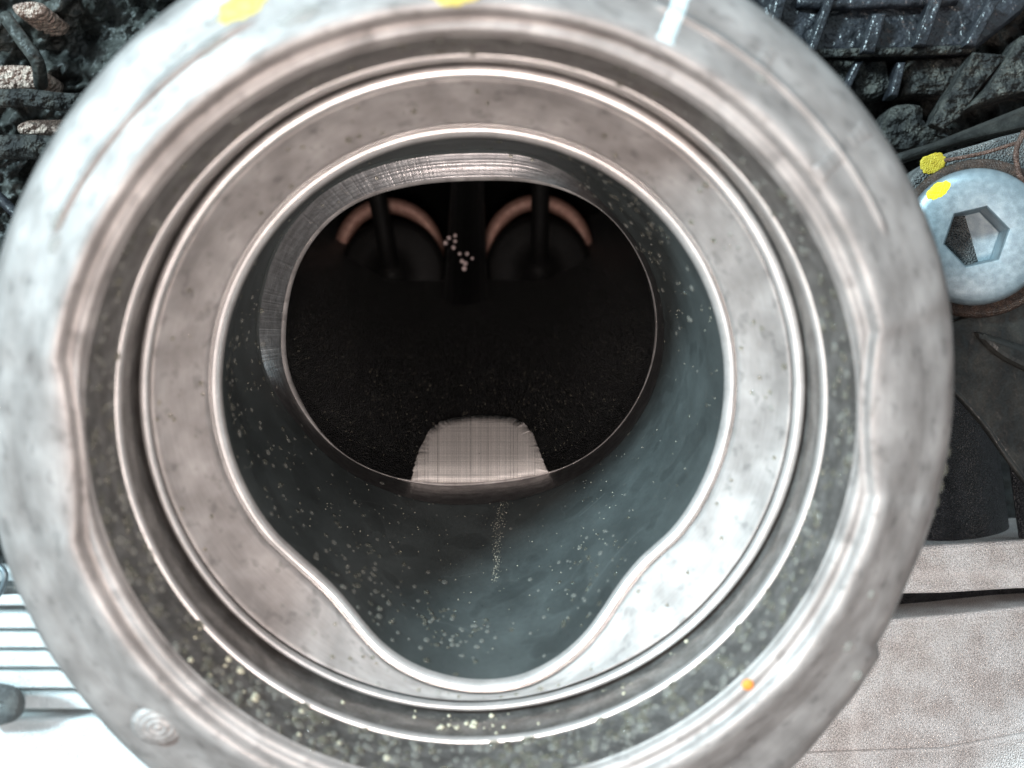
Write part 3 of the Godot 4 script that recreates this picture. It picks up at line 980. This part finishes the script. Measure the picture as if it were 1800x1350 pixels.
func build_bolt_side():
	# bracket lug under the bolt
	var base := px(1700, 330, 134)
	var b := thing("cast_bracket", "sandy grey cast bracket under the bolt with a yellow paint dab", "bracket", at(base))
	var lug := part("lug", solid(curve_loop(pxs([[1560, 420], [1572, 350], [1610, 306], [1650, 274], [1720, 252], [1790, 232], [1880, 224], [1900, 330], [1880, 500], [1800, 560], [1700, 560], [1600, 520]], 133), 3), Vector3(0, 0, -7), 0.7), M.cast_grey, b)
	part("paint_mark", dab(func(x, y): return cur * (px(1640, 288, 132.9) + Vector3(x, y, 0)), Vector3(0, 0, 1), 1.65, 1.2, 0.4, 0.08, 41), M.dull_yellow_paint, lug)
	# brown seal ring under the bolt flange
	base = px(1718, 420, 131)
	var s := thing("seal_washer", "dark brown sealing washer peeking out below the bolt head", "washer", Transform3D(bolt_basis(), base))
	part("ring", lathe([[5.0, 0.6], [8.6, 0.6], [9.0, 0.3], [9.1, -0.2], [8.9, -0.7], [8.4, -0.9], [5.0, -0.9]], 96), M.brown_seal, s)
	# bolt
	base = px(1716, 416, 128.4)
	var f := thing("flange_bolt", "zinc-plated flange bolt with a hexagon socket and a bright yellow paint dab", "bolt", Transform3D(bolt_basis(), base))
	var rows := []
	var S := 96
	for p in [[7.6, 1.7], [7.75, 1.1], [7.72, 0.7], [7.5, 0.32], [7.1, 0.08], [6.5, -0.05], [6.2, -0.1], [5.0, -0.12]]:
		var row := PackedVector3Array()
		for i in S:
			row.append(pol(TAU * i / S, p[0], p[1]))
		rows.append(row)
	for q in [[3.75, -0.12], [3.62, -0.1]]:
		var row := PackedVector3Array()
		for i in S:
			row.append(hex_pt(TAU * i / S, q[0], q[1]))
		rows.append(row)
	var head := part("flange_head", sheet(rows, true), M.zinc, f)
	var walls := []
	for q in [[3.62, -0.1], [3.45, 0.08], [3.38, 0.4], [3.36, 4.6], [3.2, 4.8], [1.6, 4.8], [0.02, 4.8]]:
		var row := PackedVector3Array()
		for i in S:
			row.append(hex_pt(TAU * i / S, q[0], q[1]))
		walls.append(row)
	var st := SurfaceTool.new()
	st.begin(Mesh.PRIMITIVE_TRIANGLES)
	for j in walls.size() - 1:       # flat facets: a hexagon keeps its corners
		for i in S:
			var k := (i + 1) % S
			for t in [[walls[j][i], walls[j][k], walls[j + 1][i]], [walls[j][k], walls[j + 1][k], walls[j + 1][i]]]:
				var nn: Vector3 = (t[2] - t[0]).cross(t[1] - t[0])
				if nn.length() < 1e-9:
					continue
				st.set_normal(nn.normalized())
				for p in t:
					st.add_vertex(p * MM)
	part("hexagon_socket", st.commit(), M.zinc, head)
	part("shank", lathe([[3.9, 1.5], [3.9, 9.0], [0.05, 9.2]], 48), M.zinc, f)
	part("paint_mark", dab(func(x, y): return Vector3(-2.9 + x, 6.0 + y, 0.02 - 0.05 * maxf(0.0, y)), Vector3(0, 0, 1), 1.45, 0.85, 0.35, 0.1, 52), M.yellow_paint, head)

	# black plate below the bolt
	base = px(1740, 700, 134)
	var pl := thing("black_steel_plate", "flat black steel plate with a slanted lower edge below the bolt", "plate", at(base))
	part("plate", solid(pxs([[1560, 590], [1672, 566], [1740, 540], [1800, 505], [1960, 440], [1960, 1010], [1800, 842], [1730, 745], [1672, 680], [1600, 640]], 132), Vector3(0, 0, -1.6), 0.35), M.black_plate, pl)
	part("highlight_ridge", solid(curve_loop(pxs([[1716, 584], [1750, 590], [1800, 606], [1900, 640], [1900, 690], [1800, 650], [1750, 622]], 131.2), 3), Vector3(0, 0, -1.2), 0.8), M.black_plate, pl)  # raised strip standing in for a highlight streak on the plate
	part("rolled_edge", tube([px(1672, 680, 132.2), px(1730, 745, 132.2), px(1800, 842, 132.2), px(1960, 1010, 132.2)], 0.3), M.black_plate, pl)
	# black moulded cover
	base = px(1720, 850, 142)
	var cv := thing("black_plastic_cover", "grained black plastic cover with a rounded side between the plate and the casting", "cover", at(base))
	var rows2 := []
	for j in 20:
		var v := lerpf(650, 1010, j / 19.0)
		var row := PackedVector3Array()
		for i in 25:
			var q := i / 24.0
			var ang := q * PI
			var cx2 := lerpf(1640, 1690, j / 19.0)
			row.append(cur * px(cx2 - cos(ang) * 96.0, v, 150.0 - sin(ang) * 9.0))
		rows2.append(row)
	part("rounded_face", sheet(rows2, false, true, 2.0), M.black_plastic, cv)
	part("side_rib", tube([px(1786, 790, 140), px(1796, 870, 139.5), px(1808, 960, 140), px(1815, 1010, 141)], 1.0), M.black_plastic, cv)
	# brown wire at the right edge
	base = px(1780, 280, 126)
	var wr := thing("copper_clip", "thin copper-brown wire and ring at the right edge above the bolt", "wire", at(base))
	part("wire", tube([px(1660, 282, 131.4), px(1700, 275, 130.8), px(1740, 266, 130.2), px(1790, 250, 129)], 0.22), M.copper_brown, wr)
	part("ring", tube([px(1800, 232, 128), px(1787, 262, 127.6), px(1788, 292, 127.6), px(1800, 318, 128), px(1850, 330, 128)], 0.32), M.copper_brown, wr)

func bolt_basis() -> Basis:
	return Basis(Vector3.UP, deg_to_rad(-14.0)) * Basis(Vector3.RIGHT, deg_to_rad(4.0)) * Basis(Vector3.BACK, deg_to_rad(12.0))

func hex_pt(a: float, r: float, s: float) -> Vector3:
	var m := fposmod(a, PI / 3.0) - PI / 6.0
	var h := r * cos(PI / 6.0) / cos(m)
	return pol(a, h, s)

# ------------------------------------------------------------------ droplets, dust, grit
func bead_mesh() -> SphereMesh:
	var s := SphereMesh.new()
	s.radius = 0.5
	s.height = 1.0
	s.radial_segments = 14
	s.rings = 7
	return s

func crumb_mesh() -> ArrayMesh:
	var nz := FastNoiseLite.new()
	nz.seed = 17
	nz.frequency = 1.1
	var rows := []
	for j in 6:
		var ph := PI * j / 5.0
		var row := PackedVector3Array()
		for i in 8:
			var a := TAU * i / 8
			var v := Vector3(cos(a) * sin(ph), cos(ph), sin(a) * sin(ph))
			row.append(v * (0.5 + 0.38 * nz.get_noise_3dv(v * 1.4)) * 1000.0)
		rows.append(row)
	return sheet(rows, true, true)

func surf_basis(fn: Callable, th: float, t: float) -> Basis:
	var p: Vector3 = fn.call(th, t)
	var a: Vector3 = (fn.call(th + 0.004, t) - p).normalized()
	var b: Vector3 = (fn.call(th, minf(t + 0.01, 1.0)) - fn.call(th, minf(t + 0.01, 1.0) - 0.02)).normalized()
	var n := a.cross(b).normalized()
	if n.dot(Vector3(-p.x, -p.y, 20.0)) < 0.0:
		n = -n
	return Basis(a, n, a.cross(n))

func scatter(called: String, list: Array, mesh: Mesh, m: Material, parent: Node3D):
	var mm := MultiMesh.new()
	mm.transform_format = MultiMesh.TRANSFORM_3D
	mm.mesh = mesh
	mm.instance_count = list.size()
	for i in list.size():
		mm.set_instance_transform(i, list[i])
	var o := MultiMeshInstance3D.new()
	o.name = called
	o.multimesh = mm
	o.material_override = m
	o.set_meta("kind", "stuff")
	parent.add_child(o, true)

func drop_on(fn: Callable, th: float, t: float, d: float, flat_ := 0.45) -> Transform3D:
	var b := surf_basis(fn, th, t)
	var p: Vector3 = fn.call(th, t)
	return Transform3D(b.scaled_local(Vector3(d, d * flat_, d) * MM), (p + b.y * d * flat_ * 0.12) * MM)

func build_wet_and_dust():
	var t := flange_frame()
	var wet := thing("oil_droplets", "fine oily droplets scattered over the rings and walls of the flange", "droplets", t)
	wet.set_meta("kind", "stuff")
	var l := []
	var rec := func(th, q): return recess_pt(th, q)
	var bor := func(th, q): return bore_pt(th, q)
	var sho := func(th, q): return shoulder_pt(th, q)
	for i in 620:
		var th := deg_to_rad(-90.0 + rng.randfn() * 62.0)
		l.append(drop_on(rec, th, rng.randf_range(0.03, 0.97), rng.randf_range(0.25, 0.75)))
	for i in 90:
		l.append(drop_on(rec, rng.randf() * TAU, rng.randf_range(0.05, 0.95), rng.randf_range(0.25, 0.6)))
	for i in 90:
		l.append(drop_on(bor, deg_to_rad(-118.0 + rng.randfn() * 9.0), absf(rng.randfn()) * 0.28 + 0.02, rng.randf_range(0.22, 0.5)))
	for i in 70:
		l.append(drop_on(bor, deg_to_rad(-95.0 + rng.randfn() * 6.0), clampf(0.18 + rng.randfn() * 0.07, 0.01, 0.5), rng.randf_range(0.2, 0.45)))
	for i in 60:
		l.append(drop_on(bor, deg_to_rad(-62.0 + rng.randfn() * 7.0), rng.randf_range(0.02, 0.4), rng.randf_range(0.2, 0.45)))
	for i in 70:
		l.append(drop_on(bor, deg_to_rad(45.0 + rng.randfn() * 22.0), rng.randf_range(0.1, 0.95), rng.randf_range(0.2, 0.55)))
	for i in 90:
		l.append(drop_on(bor, deg_to_rad(190.0 + rng.randfn() * 14.0), rng.randf_range(0.05, 0.9), rng.randf_range(0.2, 0.5)))
	for i in 80:
		l.append(drop_on(bor, rng.randf() * TAU, rng.randf_range(0.02, 0.98), rng.randf_range(0.15, 0.35)))
	for i in 110:
		l.append(drop_on(sho, rng.randf() * TAU, rng.randf_range(0.03, 0.95), rng.randf_range(0.2, 0.45)))
	var clear := []
	var milky := []
	for q in l:
		var big: float = rng.randf_range(1.1, 1.6)
		var tr := Transform3D(q.basis * big, q.origin)
		if rng.randf() < 0.5:
			milky.append(tr)
		else:
			clear.append(tr)
	scatter("clear_droplets", clear, bead_mesh(), M.water, wet)
	scatter("milky_droplets", milky, bead_mesh(), M.milky, wet)
	l = []
	for q in [[121.0, 38.9, 0.9, 1.8], [122.5, 37.3, 1.0, 2.6], [126.5, 38.6, 0.8, 1.9], [151.0, 37.6, 0.9, 2.0], [154.0, 37.0, 1.0, 1.8], [112.0, 36.2, 1.2, 3.6], [131.0, 36.4, 1.0, 3.0], [53.0, 36.9, 0.7, 1.2], [-30.0, 38.0, 0.8, 1.2], [-22.0, 37.2, 0.6, 1.0], [-33.0, 40.3, 0.9, 1.2]]:
		var th := deg_to_rad(q[0])
		var p := rim_surface(th, q[1])
		var b := Basis(Vector3(-sin(th), cos(th), 0) * q[3], Vector3(cos(th), sin(th), 0) * q[2], Vector3(0, 0, 0.5))
		l.append(Transform3D(b * (1.0 * MM), (p + Vector3(0, 0, 0.02)) * MM))
	scatter("reflection_beads", l, bead_mesh(), M.milky, wet)  # pale reflections on the upper left of the rim, shaped as beads
	# beads strung along the right edge of the rim
	l = []
	for q in [[-3.0, 0.95], [-5.2, 1.1], [-7.4, 1.05], [-9.4, 1.0], [-11.0, 0.8]]:
		var th := deg_to_rad(q[0])
		var p := rim_pt(th, 42.0, 5.2)
		l.append(Transform3D(Basis().scaled(Vector3(q[1] * 0.8, q[1] * 1.4, q[1]) * MM), (p + Vector3(0.1, 0, 0.2)) * MM))
	scatter("edge_beads", l, bead_mesh(), M.water, wet)

	var dust := thing("dust_grit", "pale dust, yellow grit and flecks lying in the groove and on the bore wall", "grit", t)
	dust.set_meta("kind", "stuff")
	var grit := crumb_mesh()
	l = []
	var gro := func(th, q): return pol(th, 30.96, lerpf(7.6, 11.4, q))
	var duc := func(th, q): return duct_pt(th, q)
	for i in 44:
		l.append(drop_on(gro, deg_to_rad(-92.0 + rng.randfn() * 4.5), clampf(0.55 + rng.randfn() * 0.3, 0.05, 0.97), 0.10 + 0.75 * pow(rng.randf(), 4.0), 0.7))
	for i in 26:
		l.append(drop_on(gro, deg_to_rad(-78.0 + rng.randfn() * 20.0), rng.randf_range(0.1, 0.95), 0.10 + 0.45 * pow(rng.randf(), 3.0), 0.7))
	for i in 34:
		l.append(drop_on(rec, deg_to_rad(-128.0 + rng.randfn() * 14.0), rng.randf_range(0.1, 0.9), 0.15 + 0.75 * pow(rng.randf(), 2.5), 0.45))
	scatter("yellow_grit", l, grit, M.yellow_grit, dust)
	l = []
	# chalky trail down the bore below the patch
	for i in 520:
		var q := pow(rng.randf(), 0.8)
		l.append(drop_on(bor, deg_to_rad(lerpf(-79.0, -84.5, q) + sin(q * 9.0) * 0.5 + rng.randfn() * lerpf(1.3, 0.45, q)), lerpf(0.90, 0.44, q) + rng.randfn() * 0.03, 0.02 + 0.09 * pow(rng.randf(), 3.0), 0.5))
	for i in 260:
		l.append(drop_on(bor, rng.randf() * TAU, rng.randf_range(0.03, 0.99), rng.randf_range(0.05, 0.13), 0.5))
	for i in 120:
		l.append(drop_on(bor, deg_to_rad(rng.randf_range(-140, -40)), rng.randf_range(0.3, 0.99), rng.randf_range(0.05, 0.14), 0.5))
	for i in 500:
		l.append(drop_on(duc, rng.randf() * TAU, rng.randf_range(0.02, 0.35), rng.randf_range(0.04, 0.10), 0.5))
	for i in 1500:  # pale specks in the duct stand in for glints of its rough floor
		l.append(drop_on(duc, deg_to_rad(-90 + rng.randfn() * 42.0), 0.02 + 0.20 * absf(rng.randfn()), 0.03 + 0.08 * pow(rng.randf(), 3.0), 0.5))
	scatter("dust_and_sparkle", l, grit, M.grit, dust)
	l = [drop_on(func(th, q): return rim_pt(th, lerpf(33.4, 32.7, q), 1.1), deg_to_rad(-43.0), 0.5, 1.1, 0.5)]
	scatter("orange_fleck", l, bead_mesh(), M.orange_grit, dust)

	# cluster of drops on the divider
	var base := px(810, 450, 183)
	var cl := thing("drop_cluster", "string of shiny drops hanging on the divider between the valves", "droplets", at(base))
	for q in [[783, 427, 0.75], [789, 418, 0.7], [800, 414, 0.6], [797, 435, 0.7], [800, 424, 0.6], [808, 446, 0.6], [821, 446, 0.65], [830, 454, 0.5], [812, 459, 0.7], [818, 463, 0.75], [816, 472, 0.8]]:
		var o := part("drop", bead_mesh(), M.pink_drop, cl)
		o.transform = Transform3D(Basis().scaled(Vector3.ONE * q[2] * MM * 1.0), cur * px(q[0], q[1], 183.0) * MM)
